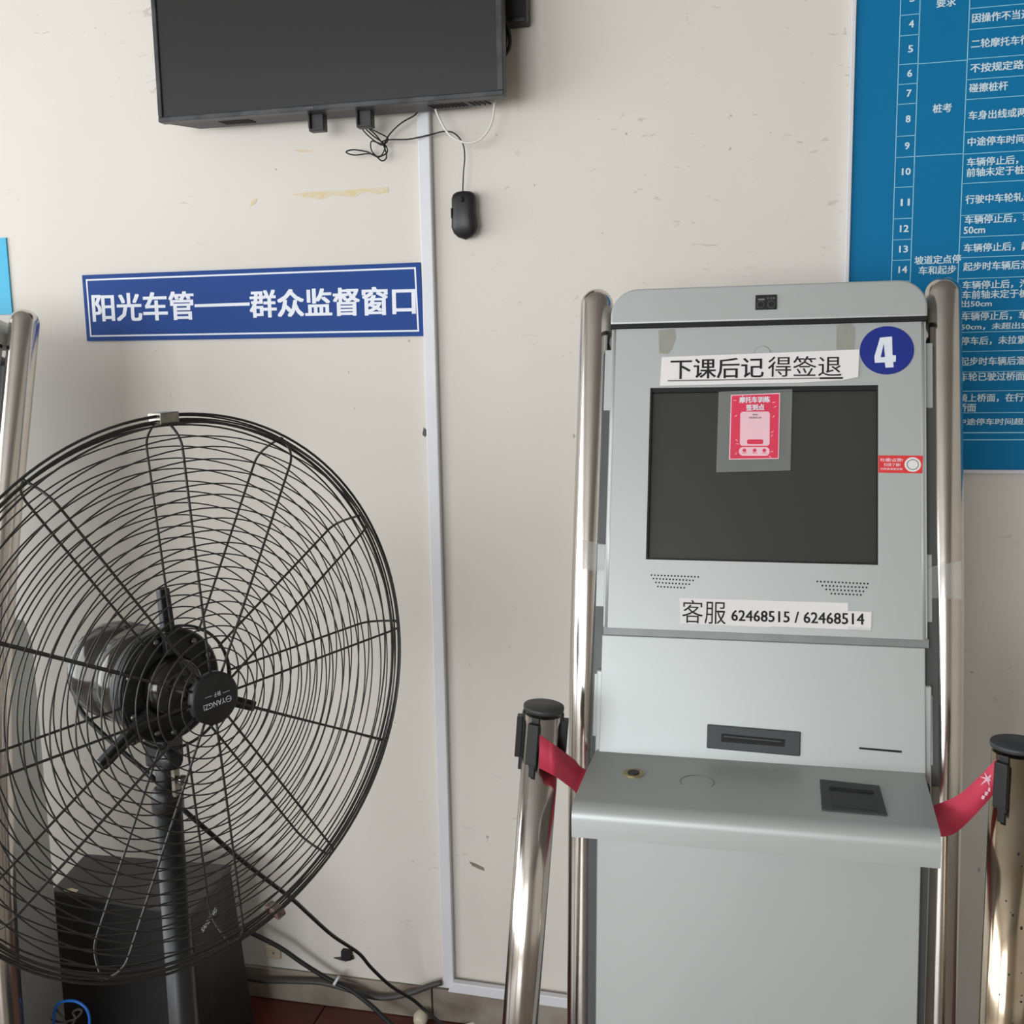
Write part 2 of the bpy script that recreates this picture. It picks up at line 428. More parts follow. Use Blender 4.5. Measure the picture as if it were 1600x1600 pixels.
for body, xl, y in (('要求', 1463, 5), ('桩考', 1457, 170), ('坡道定点停', 1428, 407), ('车和起步', 1435, 423)): row(body, xl, y)
for body, y in (('因操作不当造成', 29), ('二轮摩托车行驶', 69), ('不按规定路线、', 107), ('碰擦桩杆', 138), ('车身出线或两轮', 181), ('中途停车时间超', 222),
                ('车辆停止后，汽', 254), ('前轴未定于桩杆', 270), ('行驶中车轮轧道', 312), ('车辆停止后，车', 344), ('50cm', 360), ('车辆停止后，起步', 388), ('起步时车辆后溜距', 417),
                ('车辆停止后，汽车', 446), ('车前轴未定于桩杆', 461), ('出50cm', 475), ('车辆停止后，车身', 495), ('50cm，未超出50', 511), ('停车后，未拉紧驻', 533),
                ('起步时车辆后溜距', 565), ('车轮已驶过桥面起', 589), ('骑上桥面，在行', 622), ('桥面', 637), ('中途停车时间超过2', 659)):
    px = 1518.5 - .036*y
    row(body, px, y)

cp0, cz0 = WALL.at(19, 491, .004); _, cz1 = WALL.at(15, 371, .004)
tag(build('poster', MB().box(-1.95, cp0, W-.004, W-.0005, cz0, cz1), 'cyan', None, origin=(cp0, W, cz0)), 'bright cyan poster edge on the wall at far left above the steel post', 'poster')

# ------------------------------------------------------------------ marks left on the wall
def blob(name, pxs, m, label, cat, h=.0006):
    q = [WALL.at(x, y, h) for x, y in pxs]; c = np.mean(q, 0)
    return tag(build(name, MB().ppoly(WALL, q, .0001, h), m, None, origin=WALL.w(c[0], c[1])), label, cat)
blob('glue_residue', [(453, 304), (480, 300), (530, 298), (606, 292), (607, 301), (585, 304), (575, 299), (562, 303), (556, 308), (520, 305), (500, 312), (486, 309), (470, 308)], 'residue', 'long yellow strip of glue residue on the wall above the blue sign', 'stain')
blob('glue_residue', [(394, 312), (402, 309), (399, 318), (390, 323)], 'residue', 'small yellow glue spot left of the long residue strip', 'stain')
blob('glue_residue', [(458, 235), (470, 233), (492, 237), (470, 238)], 'residue', 'faint yellow glue dash just under the television', 'stain')

blob('wall_chip', [(662, 668), (666, 671), (668, 678), (664, 683), (660, 679)], 'greycable', 'small dark chip in the wall beside the trunking below the blue sign', 'mark')
blob('wall_smear', [(733, 1346), (742, 1349), (756, 1356), (757, 1361), (748, 1358), (738, 1353)], 'skirting', 'short grey smear on the wall right of the trunking near the barrier post', 'mark')

# ------------------------------------------------------------------ television
YT = W-.115                       # front plane of the set
TV = Plane((0, YT, 0), (1, 0, 0), (0, 0, 1))
tl = TV.at(247, 190); tr = TV.at(787, 150)
tx0, tx1, tz0 = tl[0], tr[0], (tl[1]+tr[1])/2
tv = thing('television', 'black wall-mounted television with scuffed lower bezel above the blue sign', 'television', ((tx0+tx1)/2, W-.02, tz0))
TW = tx1-tx0; TH = TW*.6
build('front_frame', MB().pbox(TV, tx0, tx1, tz0, tz0+.010, -.022, 0).pbox(TV, tx0, tx0+.010, tz0+.010, tz0+TH, -.028, 0).pbox(TV, tx1-.012, tx1, tz0+.010, tz0+TH, -.028, 0).pbox(TV, tx0, tx1, tz0+TH, tz0+TH+.012, -.028, 0), 'scuffed', tv, bevel=.002)
build('screen', MB().pbox(TV, tx0+.009, tx1-.011, tz0+.008, tz0+TH+.002, -.02, -.004), 'tvscreen', tv)
build('rear_housing', MB().prism([(tx0+.006, YT+.022, tz0+.001), (tx1-.006, YT+.022, tz0+.001), (tx1-.09, YT+.085, tz0+.002), (tx0+.045, YT+.085, tz0+.002)],
      [(tx0+.006, YT+.022, tz0+TH), (tx1-.006, YT+.022, tz0+TH), (tx1-.09, YT+.085, tz0+TH-.02), (tx0+.045, YT+.085, tz0+TH-.02)]), 'bezel', tv, bevel=.002)
build('wall_bracket', MB().box((tx0+tx1)/2-.15, (tx0+tx1)/2+.15, YT+.072, W-.001, tz0+.1, tz0+.35), 'black', tv)
for gx0, gx1, n_ in ((tx0+.115, tx0+.175, 10), (tx1-.155, tx1-.09, 10), (tx1-.075, tx1-.045, 4)):
    g = MB()
    for k in range(n_):
        xx = gx0+(gx1-gx0)*k/(n_-1)
        g.prism([(xx-.0018, YT+.034, tz0), (xx+.0018, YT+.034, tz0), (xx+.0068, YT+.060, tz0), (xx+.0032, YT+.060, tz0)],
                [(xx-.0018, YT+.034, tz0+.003), (xx+.0018, YT+.034, tz0+.003), (xx+.0068, YT+.060, tz0+.003), (xx+.0032, YT+.060, tz0+.003)])
    build('vent_slots', g, 'blackmatte', tv)
build('maker_badge', text_mb(TV, 'HSPA', ((tx0+tx1)/2-.03, tz0+.005), .015, .004, 0, .0006, .02), 'greyink', tv, recalc=False)
for q, zb_ in (((487, 511), 208), ((561, 585), 202)):
    a0, a1 = TV.at(q[0], zb_, -.05)[0], TV.at(q[1], zb_, -.05)[0]; zl = TV.at(q[0], zb_, -.05)[1]
    build('foot_mount', MB().pbox(TV, a0, a1, zl, tz0+.01, -.055, -.035).pbox(TV, a0+.002, a0+.007, zl+.004, tz0+.01, -.035, -.028), 'black', tv, bevel=.002)
# junction box to the right of the television
jx0, jz0 = WALL.at(793, 38, .03); jx1, _ = WALL.at(824, 37, .03)
jb = thing('junction_box', 'small black box on the wall just right of the television', 'box', (jx0, W, jz0))
build('body', MB().box(jx0-.02, jx1, W-.04, W-.0005, jz0, jz0+.16), 'black', jb, bevel=.003)
build('lid', MB().box(jx0-.018, jx1-.002, W-.044, W-.040, jz0+.008, jz0+.158), 'blackmatte', jb, bevel=.001)
J = Plane((0, W-.05, 0), (1, 0, 0), (0, 0, 1))
cpt = [J.w(*J.at(x, y)) for x, y in ((783, -20), (786, 20), (794, 45), (797, 65), (793, 80), (784, 90), (775, 80), (782, 55))]
cb = MB().tube(spline(cpt, 6), .0035, 8)
cpt = [J.w(*J.at(x, y))+np.array([0, .006, 0]) for x, y in ((780, -20), (789, 30), (790, 60), (786, 84), (776, 70), (784, 30))]
cb.tube(spline(cpt, 6), .003, 8)
tag(build('cable', cb, 'cable', None, origin=cpt[2]), 'black cable coil peeping out behind the right edge of the television', 'cable')

# mouse hanging by its cord
MP = Plane((0, W-.024, 0), (1, 0, 0), (0, 0, 1))
mt = MP.at(724, 298); mbz = MP.at(726, 374); mw = (MP.at(746, 330)[0]-MP.at(704, 330)[0])/2
mh = mt[1]-mbz[1]; mc = ((mt[0]+mbz[0])/2, (mt[1]+mbz[1])/2)
ms = thing('computer_mouse', 'black computer mouse dangling on its cord below the television', 'mouse', (mc[0], W-.024, mbz[1]))
mm = MB(); rings = []
prof = [(0, .0, .2), (.02, .55, .5), (.07, .80, .7), (.15, .90, .82), (.3, .90, .92), (.45, .88, 1), (.6, .95, 1), (.75, .98, .92), (.87, .82, .7), (.95, .52, .42), (1, .02, .1)]
vs = []; n = 20
for t, wf, hf in prof:
    z = mt[1]-mh*t
    for k in range(n):
        a = 2*math.pi*k/n; ca, sa = math.cos(a), math.sin(a)
        xx = mw*wf*math.copysign(abs(ca)**.75, ca); yy = (.017*hf*abs(sa)**.8 if sa > 0 else -.006*abs(sa)**.5)
        vs.append((mc[0]+xx+.001*(t-.5), W-.020-yy, z))
fs = [(i*n+k, i*n+(k+1) % n, (i+1)*n+(k+1) % n, (i+1)*n+k) for i in range(len(prof)-1) for k in range(n)]
mm.add(vs, fs, True); mm.f += [tuple(range(n)), tuple((len(prof)-1)*n+k for k in range(n))[::-1]]; mm.sm += [True]*2
build('body', mm, 'black', ms)
build('scroll_wheel', MB().lathe((mc[0]-.003, W-.034, mt[1]-.018), (1, 0, 0), [(.004, 0), (.0055, .001), (.0055, .005), (.004, .006)], 16), 'blackmatte', ms)
build('side_button', MB().box(mc[0]-mw*.92, mc[0]-mw*.84, W-.031, W-.026, mc[1]-.006, mc[1]+.014), 'bezel', ms, bevel=.0015)
CP = Plane((0, W-.022, 0), (1, 0, 0), (0, 0, 1))
def path(P, pxs, dz=None): 
    out = []
    for i, (x, y) in enumerate(pxs):
        q = P.w(*P.at(x, y)); 
        q = q + np.array([0, -.004*(i % 3), 0])
        out.append(q)
    return out
tang = [(655, 168), (650, 180), (630, 193), (612, 206), (605, 218), (600, 228), (585, 220), (570, 206), (568, 196), (580, 204), (592, 216), (602, 230), (604, 245), (598, 252), (588, 244), (575, 240), (555, 243), (543, 239), (552, 234), (575, 238), (592, 246), (605, 238), (602, 226), (586, 214), (570, 200), (572, 198), (590, 207), (606, 216), (600, 226), (583, 222), (581, 236), (594, 246), (604, 232), (597, 222), (610, 219), (640, 219), (670, 211), (695, 206), (712, 210), (723, 224), (727, 245), (726, 270), (723, 299)]
build('cord', MB().tube(spline(path(CP, tang), 5), .0014, 6), 'cable', ms)
wc = [(680, 168), (688, 188), (700, 208), (715, 219), (732, 223), (748, 219), (762, 205), (770, 185), (773, 152)]
CP2 = Plane((0, W-.05, 0), (1, 0, 0), (0, 0, 1))
wpts = [CP2.w(*CP2.at(x, y)) for x, y in wc]; wpts = [wpts[0]+np.array([0, 0, .03])]+wpts+[wpts[-1]+np.array([0, 0, .03])]
tag(build('cable', MB().tube(spline(wpts, 6), .0021, 8), 'whitecable', None, origin=wpts[5]), 'white cable hanging in a loop under the right end of the television', 'cable')

# ------------------------------------------------------------------ self-service kiosk
def profile(z):       # y of the side posts' axis at height z
    zz = [0, .42, .74, .9, 1.0, 1.18, 1.573]; yy = [1.492, 1.50, 1.528, 1.545, 1.562, 1.603, 1.7085]
    return float(np.interp(z, zz, yy))
PX = (-.245, .2865)
def post(mb, x, r=.0265, top=1.573):
    zs = [top-.0]; pts = []; rr = []
    for k in range(0, 30): 
        z = (top-r)*k/29; pts.append((x, profile(z), z)); rr.append(r)
    # smooth the polyline
    q = [np.array(p) for p in pts]
    for _ in range(3): q = [q[0]]+[(q[i-1]+2*q[i]+q[i+1])/4 for i in range(1, len(q)-1)]+[q[-1]]
    d = (q[-1]-q[-2])/np.linalg.norm(q[-1]-q[-2]); e = q[-1]
    for k in range(1, 8):
        a = math.pi/2*k/8; q.append(e+d*r*math.sin(a)); rr.append(r*math.cos(a))
    q.append(e+d*r); rr.append(r*.05)
    return mb.tube(q, rr, 32)
def kiosk(label, loc_x, decals):
    root = thing('self_service_kiosk', label, 'kiosk', (.0215+loc_x, 1.5, 0), 'self-service kiosks with steel side posts')
    F = Plane(FACE.o+np.array([loc_x, 0, 0]), FACE.u, FACE.v)
    S = Plane(SHELF.o+np.array([loc_x, 0, 0]), SHELF.u, SHELF.v)
    x = loc_x; hw = .235
    # rear housing of the monitor section and lower cabinet
    build('rear_housing', MB().ppoly(F, rrect(-hw+.002, hw-.002, .115, .655, .03, corners=(1, 1, 0, 0)), -.075, -.022), 'shell', root, bevel=.004)
    cs_ = [(1.435, .02), (1.4775, .80), (1.517, .984), (1.662, .984), (1.68, .93), (1.68, .02)]
    build('cabinet_body', MB().prism([(x-.222, a, b) for a, b in cs_], [(x+.262, a, b) for a, b in cs_]), 'silver', root, bevel=.002)
    for sg_, w_ in ((-1, .016), (1, .019)):
        u0, u1 = sorted((sg_*(hw-.004), sg_*(hw+w_)))
        build('side_channel', MB().ppoly(F, rrect(u0, u1, -.02, .628, .008, 4, (1, 1, 0, 0)), -.05, -.0145), 'shell', root, bevel=.003)
        q0, q1 = (x-.229, x-.213) if sg_ < 0 else (x+.245, x+.258)
        build('side_channel', MB().prism([(q0, 1.412, .02), (q1, 1.412, .02), (q1, 1.47, .02), (q0, 1.47, .02)], [(q0, 1.472, .85), (q1, 1.472, .85), (q1, 1.52, .85), (q0, 1.52, .85)]), 'shell', root)
    for px_ in PX: 
        p_ = build('side_post', post(MB(), x+px_), 'steel', root)
        build('base_flange', MB().lathe((x+px_, 1.492, 0), (0, 0, 1), [(.048, 0), (.048, .006), (.029, .012)], 24), 'steel', p_)
    # door with screen opening
    sx0, sx1, sy0, sy1 = -.172, .1675, .2945, .5645
    d0, d1 = .188, .6605
    dm = MB()
    for a0, a1, b0, b1 in ((-hw, sx0, d0, d1), (sx1, hw, d0, d1), (sx0, sx1, d0, sy0), (sx0, sx1, sy1, d1)): dm.pbox(F, max(a0, -hw+.005), min(a1, hw-.005), b0, b1, -.0025, 0)
    dm.pbox(F, -hw, -hw+.003, d0, d1, -.022, -.001).pbox(F, hw-.003, hw, d0, d1, -.022, -.001).pbox(F, -hw, hw, d0, d0+.003, -.022, -.001)
    door = build('monitor_door', dm, 'silver', root)
    # soft rolled side edges
    for sgn in (-1, 1):
        build('rolled_edge', MB().tube([F.w(sgn*(hw-.0055), b, -.0058) for b in np.linspace(d0, d1, 4)], .006, 20), 'silver', door)
    build('screen', MB().pbox(F, sx0-.005, sx1+.005, sy0-.005, sy1+.005, -.012, -.008), 'screen', root)
    build('screen_gasket', MB().pbox(F, sx0, sx0+.003, sy0, sy1, -.009, -.0005).pbox(F, sx1-.002, sx1, sy0, sy1, -.009, -.0005).pbox(F, sx0, sx1, sy1-.007, sy1, -.009, -.002).pbox(F, sx0, sx1, sy0, sy0+.002, -.009, -.001), 'blackmatte', root)
    # hood above the door
    hd = build('hood', MB().ppoly(F, rrect(-hw-.002, hw+.002, .667, .7245, .042, 8, (1, 1, 0, 0)), -.06, .006), 'silver', root, bevel=.003)
    build('gap_shade_strip', MB().pbox(F, -hw-.001, hw+.001, .6612, .6672, -.02, .0055), 'blackmatte', root)  # matte black strip stands in for the shade between hood and door
    build('frame_ledge', MB().pbox(F, -hw, hw+.003, .176, .190, -.03, -.004), 'silver_edge', root, bevel=.001)
    mid = build('card_panel', MB().pbox(F, -hw-.001, hw-.003, -.004, .1765, -.02, 0), 'silver', root, bevel=.0015)
    # lower panel
    lo = [(.748, 1.4530), (.0, 1.392)]
    build('lower_panel', MB().prism([(x-.2145, 1.392, .06), (x+.2465, 1.392, .06), (x+.2465, 1.41, .06), (x-.2145, 1.41, .06)],
          [(x-.2145, 1.462, .842), (x+.2465, 1.462, .842), (x+.2465, 1.478, .842), (x-.2145, 1.478, .842)]), 'silver', root, bevel=.0015)
    build('plinth', MB().box(x-.2, x+.235, 1.41, 1.62, 0, .058), 'shell', root)
    # shelf: folded sheet with a rolled nose
    pr = [(1.484, .867)]; R_ = .020; yf = 1.283
    for k in range(9):
        a = math.pi/2*k/8; pr.append((yf+R_-R_*math.sin(a), .867-R_+R_*math.cos(a)))
    pr += [(yf, .8225), (yf+.012, .8225), (yf+.012, .835), (yf+.03, .8605), (1.484, .8605)]
    xs = (x-.2235, x+.2405)
    def sec(X, back): return [(X+(back if yy > 1.4 else 0), yy, zz) for yy, zz in pr]
    sh = MB(); A_ = sec(xs[0], .003); B_ = sec(xs[1], .010); n = len(pr)
    sh.prism(A_, B_, True)
    shelf = build('shelf', sh, 'silver', root)
    shelf.data.polygons.foreach_set('use_smooth', [0 if len(p.vertices) > 4 else 1 for p in shelf.data.polygons])
    es = shelf.modifiers.new('edge_split', 'EDGE_SPLIT'); es.split_angle = math.radians(30)
    b_, c_ = S.at(990, 1209) if decals else (-.1, .06), 0
    if decals:
        # brackets at the sides of the door and of the card panel
        for (a0, a1, y0, y1) in ((946, 958, 547, 641), (934, 944, 850, 948), (929, 939, 1052, 1151), (1445, 1458, 536, 637), (1445, 1457, 866, 972), (1446, 1458, 1086, 1196)):
            p0 = F.at(a0, y0, -.012); p1 = F.at(a1, y1, -.012)
            build('latch_bracket', MB().pbox(F, p0[0], p1[0], p1[1], p0[1], -.018, -.012), 'silver', root, bevel=.001)
        build('round_button', MB().ppoly(S, disc(S.at(990, 1209), .0155), 0, .002), 'brass', shelf)
        build('button_centre', MB().ppoly(S, disc(S.at(990, 1209.5), .0085), .002, .0035), 'black', shelf)
        c = S.at(1089, 1222); ring = [S.w(c[0]+.0235*math.cos(t), c[1]+.0235*math.sin(t), .0004) for t in np.linspace(-.5, math.pi+.5, 30)]
        build('blanking_plate', MB().tube(ring, .0005, 6), 'silver_edge', shelf)
        q = [(1281, 1217), (1374, 1227), (1387, 1273), (1284, 1264)]
        build('printer_tray', poly_px(S, q, 0, .0022), 'bezel', shelf, bevel=.001)
        build('tray_recess', poly_px(S, [(1297, 1229), (1364, 1236), (1372, 1267), (1300, 1259)], .0022, .0027), 'black', shelf)
        build('tray_slot', poly_px(S, [(1296, 1229), (1364, 1235.5), (1366, 1240), (1297, 1233.5)], .0027, .0034), 'blackmatte', shelf)
        cs = build('card_reader', poly_px(F, [(1105, 1132), (1251, 1144), (1250, 1182), (1104, 1169)], 0, .004), 'bezel', mid, bevel=.0012)
        build('card_slot', poly_px(F, [(1127, 1146), (1227, 1155.5), (1226, 1167), (1127, 1159)], .004, .0044), 'blackmatte', mid)
        build('slot_lip', poly_px(F, [(1131, 1149.5), (1221, 1158), (1221, 1160), (1131, 1151.5)], .0044, .006), 'bezel', mid)
        build('thin_slot', poly_px(F, [(1342.5, 1167.5), (1409, 1173), (1409, 1176.5), (1342.5, 1170.5)], .0, .0005), 'blackmatte', mid)
        # speaker perforations
        for rows in ([(1018, 1091, 898.5, 901.5, 15), (1021, 1083, 904, 907, 13), (1025, 1077, 910, 913, 11), (1028, 1069, 916.5, 918.5, 9)],
                     [(1277, 1356, 908.5, 912, 15), (1285, 1354, 915, 918, 13), (1291, 1349, 921, 924, 11), (1299, 1345, 927.5, 929.5, 9)]):
            g = MB()
            for xa_, xb_, ya_, yb_, nn in rows:
                for k in range(nn):
                    t = k/(nn-1); g.ppoly(F, disc(F.at(xa_+(xb_-xa_)*t, ya_+(yb_-ya_)*t), .0014, 8), 0, .0002)
            build('speaker_grille', g, 'blackmatte', door)
        # camera window in the hood
        q0, q1 = F.at(1180, 484, .008), F.at(1214, 460, .008)
        cw = build('camera_window', MB().pbox(F, q0[0], q1[0], q0[1], q1[1], .006, .008), 'black', root, bevel=.0005)
        for k in (.24, .74):
            c = (q0[0]+(q1[0]-q0[0])*k, q0[1]+.0075)
            build('lens', MB().ppoly(F, disc(c, .0065, 20), .008, .0095), 'bezel', cw)
            build('lens', MB().ppoly(F, disc(c, .0042, 20), .0095, .010), 'blackmatte', cw)
        build('sensor_window', MB().pbox(F, q0[0]+.004, q0[0]+.014, q1[1]-.0085, q1[1]-.006, .008, .0085), 'greyink', cw)
        for k in range(3): build('indicator_lamp', MB().ppoly(F, disc((q0[0]+.019+.0045*k, q1[1]-.006), .0018, 12), .008, .0088), 'galv', cw)
        c = F.at(1191, 553); build('lock_cover', MB().ppoly(F, disc(c, .0125, 28), 0, .0008), 'silver_edge', door); build('lock_cover', MB().ppoly(F, disc(c, .0118, 28), .0008, .0012), 'silver', door)
        # band of tape round the left post
        yb_ = at_y(913, 833, 1.60)[2]
        build('tape_band', MB().tube([(x+PX[0], profile(z), z) for z in (yb_-.006, yb_+.006)], .0231, 28), 'steel_brown', root)
    return root, door, mid, F
ROOT, DOOR, MID, F = kiosk('silver kiosk numbered 4 with dark screen and protruding shelf between steel posts', 0, True)
kiosk('neighbouring kiosk cut off at far left behind the fan guard', -1.615, False)

def sticker(name, mb, m, label, cat, P, c, **k):
    return tag(build(name, mb, m, None, origin=P.w(*c)), label, cat, **k)
# round number sticker
c = F.at(1385.5, 547.5); r_ = (F.at(1428, 547)[0]-F.at(1343, 547)[0])/2
ns = thing('number_sticker', 'round dark blue sticker with a white 4 at the kiosk top right corner', 'sticker', F.w(*c))
build('disc', MB().ppoly(F, disc(c, r_, 48, 1, .96), .0002, .0008), 'navy', ns)
g4 = [(300, 590), (375, 583), (378, 700), (400, 702), (398, 740), (383, 742), (385, 775), (335, 778), (330, 745), (268, 748), (265, 708)]
m4 = poly_px(F, [(1300+a/4, 380+b/4) for a, b in g4], .0008, .0012)
build('numeral_counter', poly_px(F, [(1300+a/4, 380+b/4) for a, b in ((323, 628), (331, 711), (304, 713))], .0012, .0014), 'navy', ns)
build('numeral', m4, 'letter', ns)
# header notice
hn = thing('paper_notice', 'white paper strip with large black handwritten-style characters above the kiosk screen', 'notice', F.w(*F.at(1188, 598)))
build('paper', poly_px(F, [(1034, 558), (1343, 546), (1341, 589), (1316, 594), (1246, 598), (1185, 599), (1031, 603)], .0013, .0018), 'white', hn)
build('lettering', merge(text_px(F, '下课后记', (1048, 577), (1193, 574), 31, .0021, .012), text_px(F, '得签退', (1200, 573), (1315, 572), 32, .0021, .002)), 'ink', hn, recalc=False)
build('underline', poly_px(F, [(1043, 594), (1282, 590), (1282, 591.6), (1043, 596)], .0018, .0021), 'greyink', hn)
build('underline', poly_px(F, [(1281, 589.5), (1317, 589), (1317, 592), (1281, 592.3)], .0018, .0022), 'ink', hn, label='thick black end of the underline')
# remnants of tape
sticker('tape_remnant', poly_px(F, [(1029, 516), (1054, 514), (1056, 528), (1050, 545), (1043, 553), (1030, 552)], .0002, .0006), 'tape', 'torn strip of old clear tape at the top left of the kiosk door', 'tape', F, F.at(1042, 552))
sticker('tape_remnant', poly_px(F, [(1307, 509), (1314, 506), (1330, 506), (1336, 512), (1335, 546), (1307, 546)], .0002, .0006), 'tape', 'rounded strip of old tape left of the blue number sticker', 'tape', F, F.at(1320, 545))
# flyer on the screen
FS = Plane(F.w(0, 0, -.0076), F.u, F.v)
fy = thing('flyer', 'small red flyer with a pale panel taped inside clear film on the screen', 'flyer', F.w(*F.at(1179, 736)))
build('clear_film', poly_px(F, [(1123, 612), (1238, 608), (1235, 735), (1119, 738)], .0004, .0008), 'film', fy)
R4 = [(1142, 617), (1219, 614), (1217, 717), (1139, 718)]
build('sheet', poly_px(F, R4, .0009, .0012), 'pink', fy)
build('red_print', poly_px(F, [(1143.5, 618.3), (1217.5, 615.5), (1215.5, 715.5), (1140.7, 716.7)], .0012, .0014), 'red', fy)
def rr_px(x0, y0, x1, y1, r, h0, h1):
    a = F.at(x0, y1, h1); b = F.at(x1, y0, h1)
    return MB().ppoly(F, rrect(a[0], b[0], a[1], b[1], r), h0, h1)
build('pale_panel', rr_px(1156, 643, 1203, 696.5, .004, .0014, .0016), 'pink', fy)
build('pale_panel', rr_px(1154.5, 698.5, 1202.5, 712, .006, .0014, .0016), 'pink', fy)
build('red_button', rr_px(1167, 686.5, 1192.5, 694, .003, .0016, .0018), 'red', fy)
build('lettering', merge(text_px(F, '摩托车训练', (1155.5, 625), (1203, 624), 9.5, .0017, .035), text_px(F, '签到点', (1166, 637), (1194, 636), 9.5, .0017, .035)), 'letter', fy, recalc=False)
build('small_print', merge(text_px(F, '签到点', (1176, 648), (1184, 648), 2.6, .0019, .03), text_px(F, '扫码签到 APP', (1170, 652.5), (1190, 652.5), 3, .0019, .02)), 'greyink', fy, recalc=False)
ic = MB()
for cx_ in (1163, 1179, 1194):
    c = F.at(cx_, 704); ic.ppoly(F, disc(c, .0028, 14), .0016, .0018); c = F.at(cx_, 708.5); ic.ppoly(F, [(c[0]-.0035, c[1]), (c[0]+.0035, c[1]), (c[0]+.0035, c[1]+.0008), (c[0]-.0035, c[1]+.0008)], .0016, .0018)
build('icons', ic, 'red', fy)
cf = MB(); random.seed(5)
for cx_, cy_ in ((1209, 629), (1211, 636), (1150, 650), (1209, 651), (1207, 675), (1206, 681), (1151, 688), (1152, 694), (1150, 709), (1206, 706), (1161, 616.5+2), (1203, 714), (1148, 620+6)):
    c = F.at(cx_, cy_); t = random.uniform(-1, 1); L_, w_ = .0022, .0004
    d = np.array([math.cos(t), math.sin(t)])*L_; e = np.array([-math.sin(t), math.cos(t)])*w_; c = np.array(c)
    cf.ppoly(F, [tuple(c-d-e), tuple(c+d-e), tuple(c+d+e), tuple(c-d+e)], .0014, .0016)
build('confetti', cf, 'pink', fy)['kind'] = 'stuff'
# red sticker, lower right of the screen
rs = thing('red_sticker', 'small red sticker with white text and a white disc right of the screen', 'sticker', F.w(*F.at(1406, 739)))
build('sheet', poly_px(F, [(1372.5, 711.5), (1442, 712), (1441, 739.5), (1372.5, 738.5)], .0002, .0006), 'red2', rs)
build('white_disc', MB().ppoly(F, disc(F.at(1426, 726), .0115, 28, 1, .95), .0006, .0008), 'white', rs)
rg = MB().tube([F.w(F.at(1426, 726)[0]+.0078*math.cos(t), F.at(1426, 726)[1]+.0075*math.sin(t), .0008) for t in np.linspace(0, 2*math.pi, 33)[:-1]], .0006, 4, True)
build('grey_ring', rg, 'greyink', rs)
build('lettering', merge(text_px(F, '吐槽?点赞?', (1376, 718.5), (1411, 719), 5.5, .0009, .03), text_px(F, '扫我了解!', (1381, 726), (1407, 726.3), 5, .0009, .03), text_px(F, '扫码直通意见箱', (1376, 732.5), (1410, 733), 3.6, .0009, .03)), 'pink', rs, recalc=False)
# service phone strips
sp = thing('paper_label', 'white paper strips with a service phone number along the bottom of the kiosk door', 'label', F.w(*F.at(1200, 985)))
build('back_strip', poly_px(F, [(1062, 934), (1325, 942), (1325, 962), (1200, 980), (1063, 974)], .0003, .0008), 'white', sp)
build('front_strip', poly_px(F, [(1137, 947), (1362, 956), (1361, 985), (1136, 976)], .0009, .0013), 'white', sp)
build('clear_tape', poly_px(F, [(1325, 979), (1361, 981), (1360, 987), (1325, 985)], .0014, .0016), 'film', sp)
build('lettering', text_px(F, '客服', (1066, 955), (1134, 957.5), 36, .0012, -.004), 'ink', sp, recalc=False)
build('phone_number', text_px(F, '62468515 / 62468514', (1143, 961.5), (1350, 967.5), 17, .0016, .018), 'ink', sp, recalc=False)
# clear tape bridging kiosk and posts
FT = Plane(F.w(0, 0, -.006), F.u, F.v)
tm = poly_px(FT, [(906, 843), (944, 850), (941, 893), (902, 888)], .0, .0004)
tm.tube(spline([FT.w(*FT.at(*q), .001) for q in ((927, 894), (935, 889), (944, 886))], 4), .001, 6)
sticker('clear_tape', tm, 'film', 'clear adhesive tape bridging left steel post and kiosk door', 'tape', FT, FT.at(923, 888))
tm = poly_px(FT, [(1440, 889), (1502, 876), (1503, 936), (1441, 934)], .0, .0004)
tm.tube(spline([FT.w(*FT.at(*q), .001) for q in ((1437, 890), (1452, 889), (1465, 884), (1475, 878))], 4), .0007, 6)
sticker('clear_tape', tm, 'film', 'clear adhesive tape bridging right steel post and kiosk door', 'tape', FT, FT.at(1470, 934))

# ------------------------------------------------------------------ belt barrier posts
def stanchion(label, top, foot, r, caprot, clips, m='steel', emblem=False):
    top = np.array(top); foot = np.array(foot); ax = (top-foot)/np.linalg.norm(top-foot)
    root = thing('barrier_post', label, 'barrier post', foot, 'steel belt barrier posts')
    L_ = np.linalg.norm(top-foot)
    build('tube', MB().lathe(foot, ax, [(r, .01), (r, L_-.012)], 40), m, root)
    build('cap', MB().lathe(foot, ax, [(r*1.0, L_-.007), (r*1.08, L_-.006), (r*1.09, L_-.001), (r*1.07, L_), (.001, L_+.0003)], 40), 'bezel', root)
    build('base', MB().lathe(foot*np.array([1, 1, 0]), (0, 0, 1), [(.15, 0), (.15, .008), (.12, .016), (.04, .03), (r, .032)], 48), m, root)
    ux = np.cross(ax, [0, 1, 0]); ux = ux/np.linalg.norm(ux); uy = np.cross(ux, ax)
    for ang in clips:
        d = math.cos(ang)*ux+math.sin(ang)*uy; t = np.cross(ax, d)
        def bx(r0, r1, w_, h0, h1):
            o = foot+ax*L_
            return ([o+d*rr+t*ww+ax*h0 for rr, ww in ((r0, -w_), (r1, -w_), (r1, w_), (r0, w_))], [o+d*rr+t*ww+ax*h1 for rr, ww in ((r0, -w_), (r1, -w_), (r1, w_), (r0, w_))])
        g = MB(); g.prism(*bx(r-.002, r+.003, .006, -.085, -.010)); g.prism(*bx(r+.001, r+.010, .0085, -.078, -.018)); g.prism(*bx(r-.001, r+.004, .0045, -.098, -.078))
        build('belt_clip', g, 'black', root, bevel=.0012)
    return root, ax
